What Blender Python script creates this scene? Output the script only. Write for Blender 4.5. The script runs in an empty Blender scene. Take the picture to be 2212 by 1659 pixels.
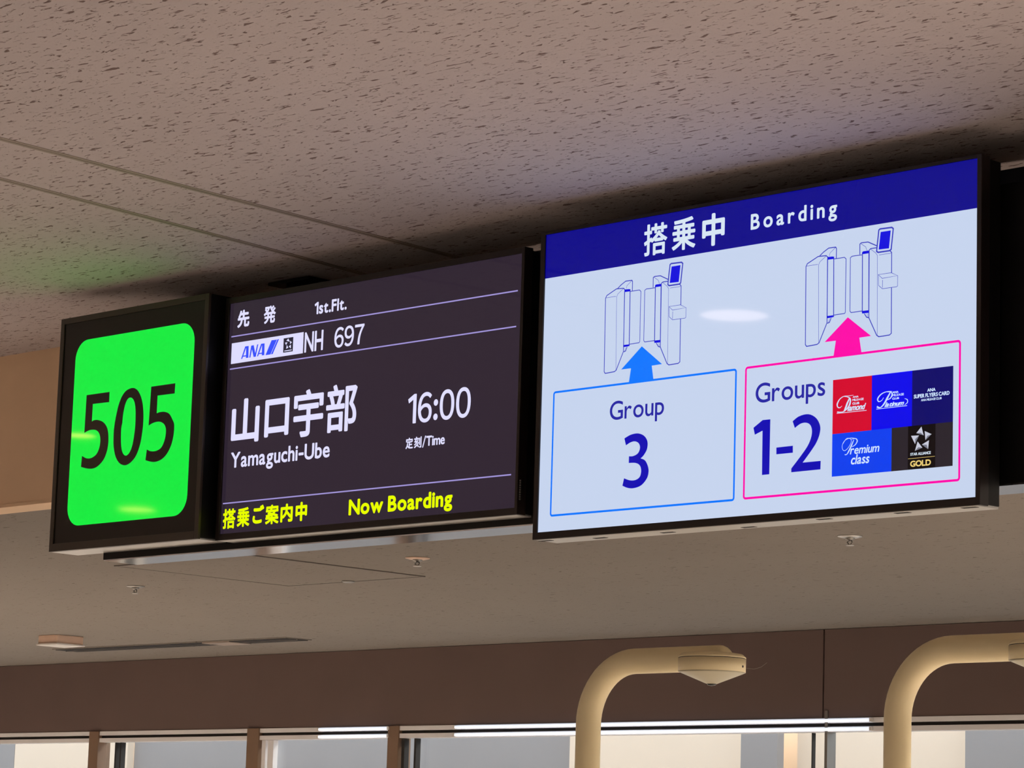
import bpy, bmesh, math, random
from mathutils import Vector, Matrix
from mathutils.geometry import tessellate_polygon
random.seed(7)
SC = bpy.context.scene
COL = SC.collection

# ------------------------------------------------------------------ camera
F_PX, CX, CY = 6514.05, 1106.0, 829.5
YAW, PIT, ROL = -0.79318422, 0.1602736, 0.03060077
_f = Vector((math.sin(YAW)*math.cos(PIT), math.cos(YAW)*math.cos(PIT), math.sin(PIT)))
_r = Vector((math.cos(YAW), -math.sin(YAW), 0.0))
_u = _r.cross(_f)
RIGHT = _r*math.cos(ROL) + _u*math.sin(ROL)
UP = _u*math.cos(ROL) - _r*math.sin(ROL)
FWD = _f
cam = bpy.data.cameras.new('camera'); cam.sensor_width = 36.0; cam.lens = F_PX/2212*36
cam.clip_start = 0.05; cam.clip_end = 200
camo = bpy.data.objects.new('camera', cam); COL.objects.link(camo)
camo.matrix_world = Matrix(((RIGHT.x, UP.x, -FWD.x, 0), (RIGHT.y, UP.y, -FWD.y, 0), (RIGHT.z, UP.z, -FWD.z, 0), (0, 0, 0, 1)))
SC.camera = camo

# ------------------------------------------------------------------ light and exposure
W = bpy.data.worlds.new('world'); SC.world = W; W.use_nodes = True
W.node_tree.nodes['Background'].inputs[0].default_value = (0.80, 0.90, 1.0, 1)
W.node_tree.nodes['Background'].inputs[1].default_value = 2.6
SC.view_settings.view_transform = 'Standard'; SC.view_settings.look = 'None'
SC.view_settings.gamma = 1.0; SC.view_settings.use_curve_mapping = False
SC.view_settings.exposure = 0.0
SC.cycles.use_denoising = True
sun = bpy.data.lights.new('sun', 'SUN'); sun.energy = 6.0; sun.angle = math.radians(6); sun.color = (1.0, 0.9, 0.74)
suno = bpy.data.objects.new('sun', sun); COL.objects.link(suno); suno.rotation_euler = (math.radians(-45), 0, math.radians(-12))
suno.location = (0, 12, 8)
LOW_FILL_W = 650.0              # added unseen lamps that brighten the floor along the windows
SPOT_W = 340.0             # each recessed downlight
SPOT_C = (1.0, 0.87, 0.75)

# ------------------------------------------------------------------ helpers
def ray(u, v): return FWD + RIGHT*((u-CX)/F_PX) - UP*((v-CY)/F_PX)
def aty(u, v, y): d = ray(u, v); return d*(y/d.y)
def atz(u, v, z): d = ray(u, v); return d*(z/d.z)

def tag(o, label=None, cat=None, group=None, kind=None):
    if label: o['label'] = label
    if cat: o['category'] = cat
    if group: o['group'] = group
    if kind: o['kind'] = kind
    return o
def empty(name, loc, label, cat, group=None):
    o = bpy.data.objects.new(name, None); COL.objects.link(o); o.location = loc; o.empty_display_size = 0.1
    return tag(o, label, cat, group)
def wloc(o):
    v = Vector((0, 0, 0))
    while o is not None: v += o.location; o = o.parent
    return v
class MB:
    """collects geometry in world coordinates"""
    def __init__(s): s.bm = bmesh.new()
    def box(s, x0, x1, y0, y1, z0, z1, bev=0.0):
        b = bmesh.new()
        bmesh.ops.create_cube(b, size=1.0)
        for v in b.verts: v.co = Vector(((x0+x1)/2+v.co.x*(x1-x0), (y0+y1)/2+v.co.y*(y1-y0), (z0+z1)/2+v.co.z*(z1-z0)))
        if bev: bmesh.ops.bevel(b, geom=b.edges[:], offset=bev, segments=2, profile=0.7, affect='EDGES')
        s.merge(b); return s
    def merge(s, b):
        me = bpy.data.meshes.new('tmp'); b.to_mesh(me); b.free(); s.bm.from_mesh(me); bpy.data.meshes.remove(me)
    def face(s, pts):
        try: return s.bm.faces.new([s.bm.verts.new(Vector(p)) for p in pts])
        except ValueError: return None
    def prism(s, pts, vec):
        vec = Vector(vec); a = [s.bm.verts.new(Vector(p)) for p in pts]; b = [s.bm.verts.new(Vector(p)+vec) for p in pts]
        n = len(a); s.bm.faces.new(a); s.bm.faces.new(b[::-1])
        for i in range(n): s.bm.faces.new([a[(i+1) % n], a[i], b[i], b[(i+1) % n]])
        return s
    def ring(s, center, r, n, axis='z'):
        out = []
        for i in range(n):
            t = 2*math.pi*i/n
            out.append(s.bm.verts.new(center + Vector((r*math.cos(t), r*math.sin(t), 0))))
        return out
    def lathe(s, c, prof, n=32, smooth=True, cap=True):
        c = Vector(c); rings = []
        for r, z in prof:
            if r <= 1e-6: rings.append([s.bm.verts.new(c+Vector((0, 0, z)))])
            else: rings.append(s.ring(c+Vector((0, 0, z)), r, n))
        for a, b in zip(rings[:-1], rings[1:]):
            if len(a) == 1 and len(b) == 1: continue
            for i in range(n):
                j = (i+1) % n
                if len(a) == 1: f = s.bm.faces.new([a[0], b[i], b[j]])
                elif len(b) == 1: f = s.bm.faces.new([a[i], b[0], a[j]])
                else: f = s.bm.faces.new([a[i], b[i], b[j], a[j]])
                f.smooth = smooth
        if cap and len(rings[0]) > 1: s.bm.faces.new(rings[0])
        if cap and len(rings[-1]) > 1: s.bm.faces.new(rings[-1][::-1])
        return s
    def tube(s, path, radii, n=28, cap=True):
        path = [Vector(p) for p in path]
        if not isinstance(radii, (list, tuple)): radii = [radii]*len(path)
        prev = None; rings = []
        for i, p in enumerate(path):
            t = (path[min(i+1, len(path)-1)] - path[max(i-1, 0)]).normalized()
            if prev is None:
                a = Vector((0, 1, 0)) if abs(t.y) < .9 else Vector((1, 0, 0))
                nrm = (a - t*a.dot(t)).normalized()
            else: nrm = (prev - t*prev.dot(t)).normalized()
            prev = nrm; bi = t.cross(nrm)
            rings.append([s.bm.verts.new(p + (nrm*math.cos(2*math.pi*k/n) + bi*math.sin(2*math.pi*k/n))*radii[i]) for k in range(n)])
        for a, b in zip(rings[:-1], rings[1:]):
            for k in range(n):
                f = s.bm.faces.new([a[k], a[(k+1) % n], b[(k+1) % n], b[k]]); f.smooth = True
        if cap: s.bm.faces.new(rings[0][::-1]); s.bm.faces.new(rings[-1])
        return s
    def build(s, name, mat, parent=None, label=None, fix=True):
        if fix: bmesh.ops.recalc_face_normals(s.bm, faces=s.bm.faces[:])
        org = wloc(parent) if parent is not None else Vector((0, 0, 0))
        if parent is not None:
            for v in s.bm.verts: v.co -= org
        me = bpy.data.meshes.new(name); s.bm.to_mesh(me); s.bm.free()
        me.materials.append(mat)
        o = bpy.data.objects.new(name, me); COL.objects.link(o)
        if parent is not None: o.parent = parent
        if label: o['label'] = label
        return o
def copy_tree(o, parent=None):
    c = o.copy(); COL.objects.link(c); c.parent = parent
    for ch in list(o.children): copy_tree(ch, c)
    return c
def struct(name, mb, mat): o = mb.build(name, mat); o['kind'] = 'structure'; return o

# ------------------------------------------------------------------ materials
def srgb(r, g, b):
    f = lambda c: ((c/255+0.055)/1.055)**2.4 if c/255 > 0.04045 else c/255/12.92
    return (f(r), f(g), f(b), 1.0)
def pmat(name, col, rough=0.5, metal=0.0, spec=0.5, noise=0.0, nscale=30.0, bump=0.0, emit=None, estr=1.0, coat=0.0):
    m = bpy.data.materials.new(name); m.use_nodes = True; nt = m.node_tree; P = nt.nodes['Principled BSDF']
    P.inputs['Base Color'].default_value = col; P.inputs['Roughness'].default_value = rough
    P.inputs['Metallic'].default_value = metal; P.inputs['Specular IOR Level'].default_value = spec
    if coat: P.inputs['Coat Weight'].default_value = coat; P.inputs['Coat Roughness'].default_value = 0.06
    if emit: P.inputs['Emission Color'].default_value = emit; P.inputs['Emission Strength'].default_value = estr
    if noise or bump:
        tc = nt.nodes.new('ShaderNodeTexCoord'); nz = nt.nodes.new('ShaderNodeTexNoise')
        nz.inputs['Scale'].default_value = nscale; nz.inputs['Detail'].default_value = 5
        nt.links.new(tc.outputs['Object'], nz.inputs['Vector'])
        if noise:
            mx = nt.nodes.new('ShaderNodeMix'); mx.data_type = 'RGBA'
            mx.inputs['A'].default_value = [c*(1-noise) for c in col[:3]]+[1]; mx.inputs['B'].default_value = [min(1, c*(1+noise)) for c in col[:3]]+[1]
            nt.links.new(nz.outputs['Fac'], mx.inputs['Factor']); nt.links.new(mx.outputs['Result'], P.inputs['Base Color'])
        if bump:
            bp = nt.nodes.new('ShaderNodeBump'); bp.inputs['Strength'].default_value = bump; bp.inputs['Distance'].default_value = 0.002
            nt.links.new(nz.outputs['Fac'], bp.inputs['Height']); nt.links.new(bp.outputs['Normal'], P.inputs['Normal'])
    return m
def fissured(name, base, dark, thr, soft, sx=26.0, sy=85.0, tint=0.05):
    """mineral-fibre ceiling board: pale base, short dark worm-shaped fissures running along x"""
    m = bpy.data.materials.new(name); m.use_nodes = True; nt = m.node_tree; L = nt.links; P = nt.nodes['Principled BSDF']
    P.inputs['Roughness'].default_value = 0.92; P.inputs['Specular IOR Level'].default_value = 0.15
    tc = nt.nodes.new('ShaderNodeTexCoord')
    def layer(kx, ky, th, sf, off, dist):
        mp = nt.nodes.new('ShaderNodeMapping'); mp.inputs['Scale'].default_value = (kx, ky, 1); mp.inputs['Location'].default_value = off
        mp.inputs['Rotation'].default_value = (0, 0, off[2])
        L.new(tc.outputs['Object'], mp.inputs['Vector'])
        n = nt.nodes.new('ShaderNodeTexNoise'); n.inputs['Scale'].default_value = 1.0; n.inputs['Detail'].default_value = 2.5
        n.inputs['Roughness'].default_value = 0.55; n.inputs['Distortion'].default_value = dist
        L.new(mp.outputs['Vector'], n.inputs['Vector'])
        r = nt.nodes.new('ShaderNodeMapRange'); r.inputs['To Max'].default_value = 0.95; r.inputs['From Min'].default_value = th; r.inputs['From Max'].default_value = th+sf
        L.new(n.outputs['Fac'], r.inputs['Value']); return r.outputs['Result']
    a = layer(sx, sy, thr, soft, (3.1, 7.7, 0.0), 0.6)
    b = layer(sx*1.7, sy*1.5, thr+0.012, soft, (11.3, 1.7, 0.15), 0.9)
    mxm = nt.nodes.new('ShaderNodeMath'); mxm.operation = 'MAXIMUM'; L.new(a, mxm.inputs[0]); L.new(b, mxm.inputs[1])
    big = nt.nodes.new('ShaderNodeTexNoise'); big.inputs['Scale'].default_value = 2.2; big.inputs['Detail'].default_value = 3
    L.new(tc.outputs['Object'], big.inputs['Vector'])
    bc = nt.nodes.new('ShaderNodeMix'); bc.data_type = 'RGBA'
    bc.inputs['A'].default_value = [c*(1-tint) for c in base[:3]]+[1]; bc.inputs['B'].default_value = [c*(1+tint) for c in base[:3]]+[1]
    L.new(big.outputs['Fac'], bc.inputs['Factor'])
    mx = nt.nodes.new('ShaderNodeMix'); mx.data_type = 'RGBA'; L.new(mxm.outputs[0], mx.inputs['Factor'])
    L.new(bc.outputs['Result'], mx.inputs['A']); mx.inputs['B'].default_value = dark
    L.new(mx.outputs['Result'], P.inputs['Base Color'])
    fine = nt.nodes.new('ShaderNodeTexNoise'); fine.inputs['Scale'].default_value = 160; fine.inputs['Detail'].default_value = 4
    L.new(tc.outputs['Object'], fine.inputs['Vector'])
    hs = nt.nodes.new('ShaderNodeMath'); hs.operation = 'MULTIPLY_ADD'; L.new(mxm.outputs[0], hs.inputs[0]); hs.inputs[1].default_value = -2.5
    L.new(fine.outputs['Fac'], hs.inputs[2])
    bp = nt.nodes.new('ShaderNodeBump'); bp.inputs['Strength'].default_value = 0.5; bp.inputs['Distance'].default_value = 0.002
    L.new(hs.outputs[0], bp.inputs['Height']); L.new(bp.outputs['Normal'], P.inputs['Normal'])
    return m
def lit(name, rgb, k=1.0, base=(0.01, 0.01, 0.01, 1), rough=0.045, spec=0.3):
    """glowing pixels behind the glossy front of a screen"""
    return pmat(name, base, rough=rough, spec=spec, emit=srgb(*rgb), estr=k)
def glass(name):
    m = bpy.data.materials.new(name); m.use_nodes = True; nt = m.node_tree; nt.nodes.clear()
    o = nt.nodes.new('ShaderNodeOutputMaterial'); mx = nt.nodes.new('ShaderNodeMixShader'); t = nt.nodes.new('ShaderNodeBsdfTransparent'); g = nt.nodes.new('ShaderNodeBsdfGlossy')
    t.inputs[0].default_value = (0.95, 0.95, 0.95, 1); g.inputs['Roughness'].default_value = 0.02
    mx.inputs[0].default_value = 0.05; nt.links.new(t.outputs[0], mx.inputs[1]); nt.links.new(g.outputs[0], mx.inputs[2]); nt.links.new(mx.outputs[0], o.inputs[0])
    return m

M = {}
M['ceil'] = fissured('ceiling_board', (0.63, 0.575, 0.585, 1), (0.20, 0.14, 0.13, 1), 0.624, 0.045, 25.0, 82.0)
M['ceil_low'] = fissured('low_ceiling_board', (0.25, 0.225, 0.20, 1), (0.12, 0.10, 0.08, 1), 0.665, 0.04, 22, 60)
M['seam'] = pmat('seam_trim', (0.34, 0.28, 0.24, 1), 0.6, noise=0.1)
M['seamdk'] = pmat('seam_groove', (0.12, 0.10, 0.085, 1), 0.7)
M['soffit'] = pmat('soffit_paint', (0.82, 0.60, 0.40, 1), 0.85, noise=0.05, nscale=8)
M['wall'] = pmat('wall_panel', (0.135, 0.090, 0.080, 1), 0.7, noise=0.10, nscale=3.0, bump=0.2)
M['floor'] = pmat('floor_carpet', (0.42, 0.37, 0.33, 1), 0.9, noise=0.12, nscale=20)
M['side'] = pmat('side_wall_paint', (0.5, 0.46, 0.42, 1), 0.85, noise=0.04)
M['black'] = pmat('black_housing', (0.004, 0.004, 0.004, 1), 0.45, spec=0.25, noise=0.2)
M['bezel'] = pmat('bezel_black', (0.012, 0.008, 0.007, 1), 0.32, spec=0.45)
M['signface'] = pmat('sign_black_face', (0.007, 0.0055, 0.004, 1), 0.28, spec=0.4)
M['signedge'] = pmat('sign_black_edge', (0.035, 0.026, 0.017, 1), 0.30, spec=0.6)
M['chrome'] = pmat('brushed_steel', (0.92, 0.95, 1.0, 1), 0.12, metal=1.0, noise=0.08, nscale=9)
M['silver'] = pmat('silver_plate', (0.62, 0.62, 0.60, 1), 0.38, metal=0.7)
M['dark'] = pmat('dark_slot', (0.015, 0.013, 0.012, 1), 0.7)
M['steel'] = pmat('grey_steel', (0.32, 0.31, 0.29, 1), 0.35, metal=0.9)
M['cream'] = pmat('cream_paint', (0.93, 0.82, 0.52, 1), 0.42, spec=0.4, noise=0.04, nscale=5)
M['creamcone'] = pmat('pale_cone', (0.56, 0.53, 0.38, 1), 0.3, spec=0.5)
M['alu'] = pmat('aluminium_white', (0.84, 0.84, 0.86, 1), 0.35, metal=0.0)
M['mullion'] = pmat('mullion_brown', (0.22, 0.14, 0.09, 1), 0.5, noise=0.15, nscale=6)
M['glass'] = glass('window_glass')
M['outcream'] = pmat('outside_cream_panel', (0.93, 0.77, 0.60, 1), 0.8, noise=0.03, nscale=2)
M['outgrey'] = pmat('outside_grey_panel', (0.36, 0.34, 0.33, 1), 0.8, noise=0.06, nscale=2)
M['apron'] = pmat('apron_concrete', (0.55, 0.55, 0.55, 1), 0.9, noise=0.08, nscale=4)
M['tube'] = pmat('tube_lamp', (0.8, 0.8, 0.8, 1), 0.4, emit=(0.80, 0.88, 1.0, 1), estr=0.9)
M['diff'] = pmat('downlight_diffuser', (0.8, 0.8, 0.8, 1), 0.4, emit=(1.0, 0.74, 0.62, 1), estr=8.0)
M['diffwarm'] = pmat('downlight_diffuser_warm', (0.8, 0.8, 0.8, 1), 0.4, emit=(1.0, 0.52, 0.16, 1), estr=15.0)
M['white'] = pmat('white_enamel', (0.75, 0.73, 0.70, 1), 0.4)
M['tan'] = pmat('tan_plastic', (0.72, 0.52, 0.40, 1), 0.5, noise=0.05)
M['lens'] = pmat('lens_glass', (0.004, 0.006, 0.005, 1), 0.08, spec=0.8)
# screens
M['green'] = lit('green_lit_panel', (0, 236, 62), 1.0)
M['sgreyblk'] = pmat('numeral_vinyl', (0.012, 0.009, 0.005, 1), 0.2, spec=0.5)
M['lcd_dark'] = lit('flight_screen', (44, 34, 48), 1.0)
M['px_white'] = lit('pixels_lavender_white', (222, 220, 255), 1.0)
M['px_line'] = lit('pixels_lavender_line', (160, 148, 215), 1.0)
M['px_yellow'] = lit('pixels_yellow', (228, 250, 0), 1.0)
M['px_logo'] = lit('pixels_logo_blue', (52, 78, 250), 1.0)
M['px_dk'] = lit('pixels_dark', (38, 34, 52), 1.0)
M['lcd_white'] = lit('boarding_screen', (198, 212, 238), 1.0)
M['navy'] = lit('pixels_navy', (0, 0, 138), 1.0)
M['px_pale'] = lit('pixels_pale', (212, 226, 240), 1.0)
M['ic_line'] = lit('pixels_icon_line', (58, 62, 190), 1.0)
M['ic_fill'] = lit('pixels_icon_fill', (8, 8, 222), 1.0)
M['px_blue'] = lit('pixels_arrow_blue', (0, 118, 255), 1.0)
M['px_pink'] = lit('pixels_pink', (255, 0, 168), 1.0)
M['px_text'] = lit('pixels_text_violet', (44, 42, 160), 1.0)
M['px_num'] = lit('pixels_number_blue', (6, 2, 178), 1.0)
M['c_red'] = lit('card_red', (212, 0, 44), 1.0)
M['c_blue'] = lit('card_blue', (0, 0, 236), 1.0)
M['c_navy'] = lit('card_navy', (2, 2, 104), 1.0)
M['c_prem'] = lit('card_bright_blue', (0, 62, 240), 1.0)
M['c_grey'] = lit('card_charcoal', (40, 34, 42), 1.0)
M['c_black'] = lit('card_black', (8, 4, 8), 1.0)
M['c_text'] = lit('card_lettering', (205, 225, 255), 1.0)
M['st_lt'] = lit('star_light', (200, 202, 218), 1.0)
M['st_dk'] = lit('star_dark', (118, 120, 136), 1.0)
M['gold'] = lit('gold_lettering', (235, 205, 120), 1.0)

# ------------------------------------------------------------------ lettering
_G = {}
def _raw(ch):
    cu = bpy.data.curves.new('glyph', 'FONT'); cu.body = ch; cu.resolution_u = 8
    o = bpy.data.objects.new('glyph', cu); COL.objects.link(o)
    bpy.context.view_layer.update()
    me = bpy.data.meshes.new_from_object(o)
    vs = [(v.co.x, v.co.y) for v in me.vertices]; fs = [tuple(p.vertices) for p in me.polygons]
    bpy.data.objects.remove(o); bpy.data.curves.remove(cu); bpy.data.meshes.remove(me)
    return vs, fs
def _scale(g, k): return [(x*k, y*k) for x, y in g[0]], g[1]
def glyph(ch):
    if ch in _G: return _G[ch]
    if ch == '1':                                   # humanist one: slanted flag, no foot
        vs = [(0.30, 0), (0.44, 0), (0.44, 1.0), (0.33, 1.0), (0.02, 0.845), (0.055, 0.725), (0.30, 0.845)]
        g = (vs, [(0, 1, 2, 3, 6), (3, 4, 5, 6)])
    elif ch == '-': g = ([(0, .33), (.42, .33), (.42, .45), (0, .45)], [(0, 1, 2, 3)])
    elif ch == '/': g = ([(0, -.12), (.09, -.12), (.50, 1.06), (.41, 1.06)], [(0, 1, 2, 3)])
    elif ch in '0235679:':
        c = chr(ord(ch)+0xFEE0); h = _raw('\uff15'); hh = max(y for x, y in h[0]) - min(0, min(y for x, y in h[0]))
        g = _scale(_raw(c), 1.0/max(y for x, y in h[0]))
        if ch == ':':
            q = []
            g = ([], [])
            for cy in (.12, .62):
                b = len(g[0]); n = 14
                for k in range(n): g[0].append((.10+.10*math.cos(2*math.pi*k/n), cy+.10*math.sin(2*math.pi*k/n)))
                g[1].append(tuple(range(b, b+n)))
    else:
        h = _raw('H'); g = _scale(_raw(ch), 1.0/max(y for x, y in h[0]))
    _G[ch] = g; return g
def layout(s, gap, space=0.32):
    vs, fs, x = [], [], 0.0
    for ch in s:
        if ch == ' ': x += space; continue
        gv, gf = glyph(ch); x0 = min(p[0] for p in gv); x1 = max(p[0] for p in gv); b = len(vs)
        vs += [(p[0]-x0+x, p[1]) for p in gv]; fs += [tuple(i+b for i in f) for f in gf]
        x += x1-x0+gap
    return vs, fs
def letters(mb, s, y, BL, TR, bold=0.0, gap=0.13, shear=0.0, tr=aty, space=0.32):
    """ink box of the string from pixel corner BL to pixel corner TR on the vertical plane at y"""
    a, b = aty(BL[0], BL[1], y), aty(TR[0], TR[1], y)
    vs, fs = layout(s, gap, space)
    vs = [(x+shear*z, z) for x, z in vs]
    x0 = min(v[0] for v in vs); x1 = max(v[0] for v in vs); z0 = min(v[1] for v in vs); z1 = max(v[1] for v in vs)
    kx = (b.x-a.x-2*bold)/(x1-x0); kz = (b.z-a.z-2*bold)/(z1-z0)
    offs = [(0, 0)] if bold <= 0 else [(bold*math.cos(t*math.pi/6), bold*math.sin(t*math.pi/6)) for t in range(12)]
    if bold > 0.004: offs += [(bold*.5*math.cos(t*math.pi/2), bold*.5*math.sin(t*math.pi/2)) for t in range(4)]
    for ox, oz in offs:
        vv = [mb.bm.verts.new((a.x+bold+(x-x0)*kx+ox, y, a.z+bold+(z-z0)*kz+oz)) for x, z in vs]
        for f in fs:
            try: mb.bm.faces.new([vv[i] for i in f])
            except ValueError: pass
def flat_out(mb):            # all faces towards the viewer side (-y)
    mb.bm.normal_update()
    for f in mb.bm.faces:
        if f.normal.y > 0: f.normal_flip()
def text_obj(parent, mat, items, y, name='lettering', label=None):
    for it in items:
        s, BL, TR = it[:3]; kw = it[3] if len(it) > 3 else {}
        mb = MB(); letters(mb, s, y, BL, TR, **kw)
        flat_out(mb); o = mb.build(name, mat, parent, label, fix=False)
    return o
def stroke2(mb, pts, w, y, closed=False):
    """line of even width w through (x, z) points with mitred joints"""
    n = len(pts); P = [Vector((p[0], p[1])) for p in pts]; ws = w if isinstance(w, (list, tuple)) else [w]*n
    L, R = [], []
    for i in range(n):
        a = P[i-1] if (i > 0 or closed) else None; b = P[(i+1) % n] if (i < n-1 or closed) else None
        d1 = (P[i]-a).normalized() if a is not None and (P[i]-a).length > 1e-9 else None
        d2 = (b-P[i]).normalized() if b is not None and (b-P[i]).length > 1e-9 else None
        d1 = d1 or d2; d2 = d2 or d1
        t = (d1+d2); t = t.normalized() if t.length > 1e-6 else d1
        nn = Vector((-t.y, t.x)); c = max(0.5, nn.dot(Vector((-d1.y, d1.x))))
        h = ws[i]/2/c
        L.append(P[i]+nn*h); R.append(P[i]-nn*h)
    V = lambda p: mb.bm.verts.new((p.x, y, p.y))
    LV = [V(p) for p in L]; RV = [V(p) for p in R]
    for i in range(n if closed else n-1):
        j = (i+1) % n
        try: mb.bm.faces.new([LV[i], LV[j], RV[j], RV[i]])
        except ValueError: pass
def smooth_pts(pts, k=5):
    out = []; n = len(pts)
    for i in range(n-1):
        p0, p1, p2, p3 = pts[max(i-1, 0)], pts[i], pts[i+1], pts[min(i+2, n-1)]
        for j in range(k):
            t = j/k
            out.append(tuple(0.5*((2*p1[d]) + (-p0[d]+p2[d])*t + (2*p0[d]-5*p1[d]+4*p2[d]-p3[d])*t*t + (-p0[d]+3*p1[d]-3*p2[d]+p3[d])*t**3) for d in (0, 1)))
    out.append(tuple(pts[-1])); return out
def polyf(mb, pts, y):
    if len(pts) <= 4: mb.face([(p[0], y, p[1]) for p in pts]); return
    q = []
    for p in pts:
        if not q or math.hypot(p[0]-q[-1][0], p[1]-q[-1][1]) > 2e-5: q.append(p)
    vs = [mb.bm.verts.new((p[0], y, p[1])) for p in q]
    for t in tessellate_polygon([[Vector((p[0], p[1], 0)) for p in q]]):
        try: mb.bm.faces.new([vs[i] for i in t])
        except ValueError: pass

# ------------------------------------------------------------------ the room
KZ = 1.492/1.47
ZC = 1.492                      # main ceiling above eye level
ZL = 1.0317                     # lower ceiling beyond the soffit
YS, YW, ZF = 5.2166, 9.713, -1.5   # soffit, window wall, floor
X0, X1, YB = -19.0, 7.0, -7.0
ZT = 0.6648                     # top of the glazing

ceil = tag(empty('ceiling', (0, 0, ZC), None, None), kind='structure')
# three runs of board with two recessed seams that run towards the windows
sa0, sa1 = atz(0, 299, ZC), atz(900, 533, ZC)
sb0, sb1 = atz(0, 386, ZC), atz(730, 577, ZC)
def seamx(a, b, y): return a.x + (b.x-a.x)*(y-a.y)/(b.y-a.y)
g = 0.012
for (la, lb, ra, rb) in ((X0, X0, seamx(sb0, sb1, YB)-g, seamx(sb0, sb1, YS)-g),
                         (seamx(sb0, sb1, YB)+g, seamx(sb0, sb1, YS)+g, seamx(sa0, sa1, YB)-g, seamx(sa0, sa1, YS)-g),
                         (seamx(sa0, sa1, YB)+g, seamx(sa0, sa1, YS)+g, X1, X1)):
    mb = MB(); mb.prism([(la, YB, ZC), (ra, YB, ZC), (rb, YS, ZC), (lb, YS, ZC)], (0, 0, 0.03)); mb.build('ceiling_board', M['ceil'], ceil)
for a, b in ((sa0, sa1), (sb0, sb1)):
    for nm, mt, o1, o2, zz in (('seam_trim', 'seam', -g, -0.002, -0.0012), ('seam_trim', 'seam', 0.002, g, -0.0012), ('seam_groove', 'seamdk', -0.002, 0.002, 0.002)):
        mb = MB(); mb.prism([(seamx(a, b, YB)+o1, YB, ZC+zz), (seamx(a, b, YB)+o2, YB, ZC+zz), (seamx(a, b, YS)+o2, YS, ZC+zz), (seamx(a, b, YS)+o1, YS, ZC+zz)], (0, 0, 0.018)).build(nm, M[mt], ceil)
mb = MB(); mb.box(X0, X1, YB, YS, ZC+0.032, ZC+0.10); mb.build('ceiling_slab', M['seam'], ceil)

struct('wall_soffit', MB().box(X0, X1, YS, YS+0.10, ZL, ZC+0.10), M['soffit'])
# lower ceiling with a rectangular cut for the slot diffuser is left whole; fittings are let in from below
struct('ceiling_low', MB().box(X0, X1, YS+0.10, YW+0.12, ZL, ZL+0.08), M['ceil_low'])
mbt = MB(); mbt.box(X0, X1, YS-0.004, YS+0.101, ZL-0.004, ZL+0.006, 0.001)
struct('trim_1', mbt, M['soffit'])
struct('floor', MB().box(X0, X1, YB, YW+0.1, ZF-0.1, ZF), M['floor'])
struct('wall_left', MB().box(X0-0.1, X0, YB, YW+0.1, ZF, ZC+0.1), M['side'])
struct('wall_right', MB().box(X1, X1+0.1, YB, YW+0.1, ZF, ZC+0.1), M['side'])
struct('wall_front', MB().box(X0, X1, YB-0.1, YB, ZF, ZC+0.1), M['side'])

# wall band above the glazing, made of long panels with an open joint
wb = tag(empty('wall_back', (0, YW, ZT), None, None), kind='structure')
jx = aty(1779, 1450, YW).x
js = [X0] + [jx-7.5] + [jx, jx+7.5, X1]
js = sorted(x for x in js if X0 <= x <= X1)
for a, b in zip(js[:-1], js[1:]):
    MB().box(a+0.004, b-0.004, YW, YW+0.02, ZT, ZL-0.002).build('wall_panel', M['wall'], wb)
MB().box(X0, X1, YW+0.021, YW+0.06, ZT+0.005, ZL).build('wall_core', M['dark'], wb)

# ------------------------------------------------------------------ glazing
def X(u, v=1600, y=YW): return aty(u, v, y).x
win = tag(empty('window_1', (0, YW, ZF), None, None), kind='structure')
glass_edges = [X0, X(205), X(548), X(852), jx, jx+2.2, jx+5.0, X1]
for a, b in zip(glass_edges[:-1], glass_edges[1:]):
    MB().box(a+0.012, b-0.012, YW+0.035, YW+0.043, ZF, ZT-0.02).build('window_pane', M['glass'], win)
MB().box(X0, X1, YW-0.004, YW+0.05, ZT-0.022, ZT-0.001, 0.002).build('head_rail', M['alu'], win)
MB().box(X0, X1, YW+0.012, YW+0.05, ZT-0.036, ZT-0.0225).build('head_channel', M['dark'], win)
MB().box(X0, X1, YW-0.004, YW+0.05, ZT-0.058, ZT-0.0365, 0.002).build('head_rail', M['alu'], win)
for u0, u1 in ((196, 216), (537, 562), (841, 864)):
    MB().box(X(u0), X(u1), YW-0.012, YW+0.07, ZF, ZT-0.0005, 0.002).build('mullion', M['mullion'], win)
for u0, u1 in ((566, 574), (579, 591)):
    MB().box(X(u0), X(u1), YW+0.0, YW+0.03, ZF, ZT-0.06, 0.001).build('pane_edge_trim', M['alu'], win)
for u0, u1 in ((868, 874), (895, 899), (249, 251.5), (260, 262.5)):
    MB().box(X(u0), X(u1), YW+0.0, YW+0.03, ZF, ZT-0.06, 0.0).build('door_edge_seal', M['dark'], win)
MB().box(X(1783), X(1789), YW-0.006, YW+0.05, ZF, ZT+0.03, 0.001).build('glazing_joint', M['steel'], win)
MB().box(X(1750), X(1752), YW+0.01, YW+0.03, ZF, ZT-0.06).build('glazing_joint', M['dark'], win)
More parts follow.
